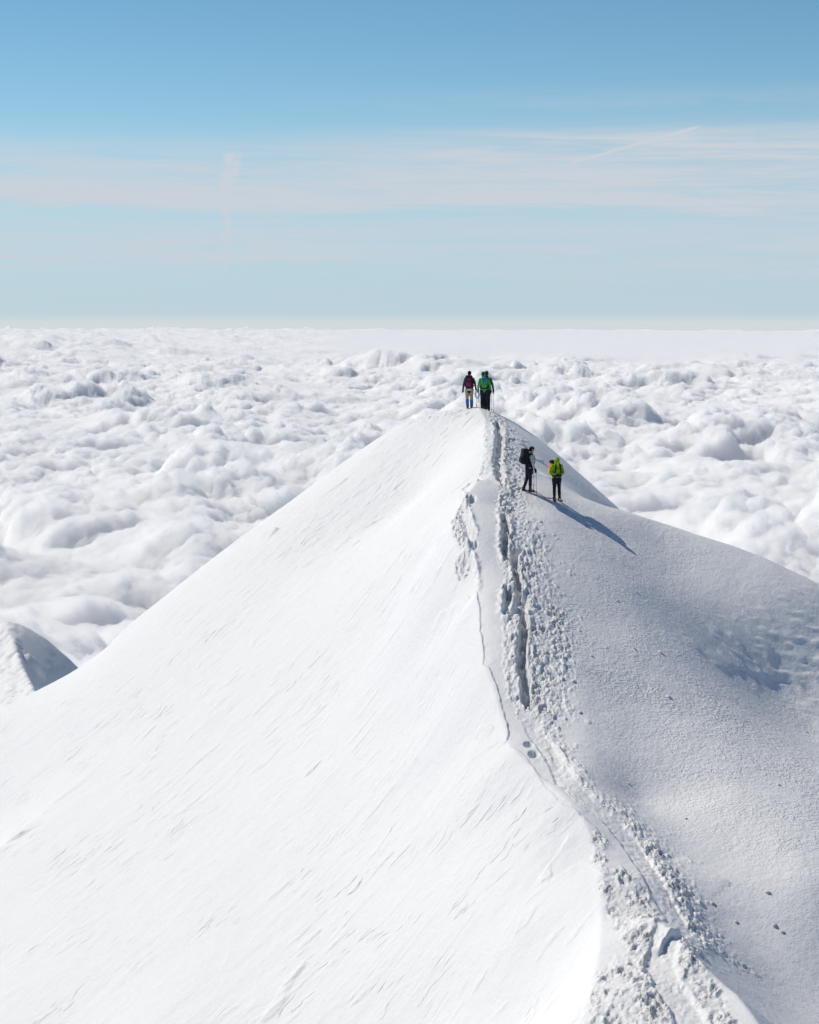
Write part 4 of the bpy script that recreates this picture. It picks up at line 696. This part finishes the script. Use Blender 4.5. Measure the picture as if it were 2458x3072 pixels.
# the lime green climber, hood up and head bowed over the harness
PB = dict(s=.99, j=J(head=(.045, .135, 1.61), neck=(.02, .06, 1.50), elR=(.27, .03, 1.16), wrR=(.09, .24, 1.06), elL=(-.27, .03, 1.16), wrL=(-.05, .25, 1.03), anL=(-.13, .0, .12), anR=(.11, .05, .12), hpL=(-.09, 0, .92)),
     look=(.15, .75, -.62), handL=(.7, .5, -.3), handR=(-.7, .5, -.3), trousers='black_fabric', jacket='lime_fabric', hat=('hood', 'lime_fabric'), harness=1, glove='black_fabric')
Bp = make_person(place(bx_, by_), R(198), 'climber in a lime green hooded jacket and black trousers, head bowed towards the harness', PB)
make_backpack(Bp, PB, 'orange and black backpack on the climber in lime green', dict(size=(.20, .14, .26), c='orange_fabric', lid='black_fabric', strap='black_fabric', side='yellow_fabric'))
# three at the summit, seen from behind
PC = dict(s=.975, j=J(elL=(-.27, -.02, 1.15), wrL=(-.31, .05, .90), elR=(.27, .02, 1.15), wrR=(.30, .16, .98), anL=(-.08, -.03, .12), anR=(.10, .08, .12), knL=(-.11, .05, .52)),
     look=(.1, 1, -.1), trousers='beige_fabric', trend=.45, baggy=1.25, jacket='charcoal_fabric', hat=('beanie', 'black_fabric'), gaiter='blue_fabric', hem='white_fabric')
C = make_person(place(cx_, cy_), R(-6), 'climber in beige trousers and blue gaiters at the left of the summit, seen from behind', PC)
make_backpack(C, PC, 'plum backpack with dark red pockets on the climber in beige trousers', dict(size=(.175, .12, .25), c='plum_fabric', pocket='red_fabric', panel='red_fabric', rise=-.02))
PD = dict(s=.985, j=J(anL=(-.10, -.06, .12), anR=(.11, .06, .12), elR=(.27, -.02, 1.14), wrR=(.31, .08, .92), elL=(-.27, -.02, 1.14), wrL=(-.29, .10, .93), head=(-.05, .05, 1.66)), baggy=1.25,
     look=(.35, 1, -.15), trousers='navy_fabric', jacket='green_fabric', hat=('beanie', 'dark_green_fabric'), collar='green_fabric')
Dp = make_person(place(dx_, dy_), R(-4), 'climber in a bright green jacket and dark trousers on the summit, seen from behind', PD)
make_backpack(Dp, PD, 'flat green and teal daypack on the climber in the bright green jacket', dict(size=(.135, .05, .20), c='green_fabric', panel='teal_fabric', pocket='green_fabric', lid='teal_fabric', rise=-.05, side='black_fabric'))
PE = dict(s=1.04, j=J(elR=(.27, -.02, 1.14), wrR=(.31, .06, .92)), look=(-.1, 1, 0), trousers='black_fabric', jacket='dark_green_fabric', hat=('hair', 'brown_fabric'))
E = make_person(place(ex_, ey_), R(4), 'dark haired climber in dark green half hidden behind the one in bright green', PE)
for q, (r_, p, lab, m) in enumerate(((Dp, (.315, .10, .86), 'grey trekking pole in the right hand of the climber in the bright green jacket', METAL), (E, (.315, .10, .86), 'grey trekking pole of the half hidden climber behind the bright green jacket', METAL), (C, (.30, .18, .92), 'yellowish trekking pole hanging beside the beige trousers', WOOD))):
    w = world_pt(r_, p); trekking_pole(w, (w.x+.03, w.y+.03, ground(w.x, w.y)+.03), lab, m)
w = world_pt(Dp, (-.30, .10, .90))
loop = [(w.x-.05+.09*math.sin(a), w.y-.05, w.z-.16-.17*math.cos(a), .016) for a in np.linspace(.2, 6.1, 15)]
line_thing('rope_coil', 'pale blue rope coil hanging between the two leftmost climbers on the summit', 'rope', [('rope_loop', loop, BLUE), ('rope_loop', [(x+.03, y+.03, z-.05, r) for x, y, z, r in loop], BLUE), ('rope_tail', [(w.x, w.y, w.z-.3, .012), (w.x+.05, w.y, w.z-.55, .010)], BLUE)])
# climbing rope on the snow between the two lower climbers
rp = []
a0 = world_pt(A, (.05, .16, .93)); b0 = world_pt(Bp, (0, .17, .90))
rp.append((*a0, .008)); rp.append((a0.x+.05, a0.y-.03, a0.z-.5, .008))
for f in np.linspace(.08, .97, 14):
    x = ax_+(bx_-ax_)*f+.10; y = ay_+(by_-ay_)*f+.12*math.sin(f*9); rp.append((x, y, ground(x, y)+.015, .014))

hard('climbing_rope', lambda bm: ring_tube(bm, rp, 6), ROPE, None)
tag(bpy.data.objects['climbing_rope'], 'red climbing rope lying on the snow between the two lower climbers', 'rope')
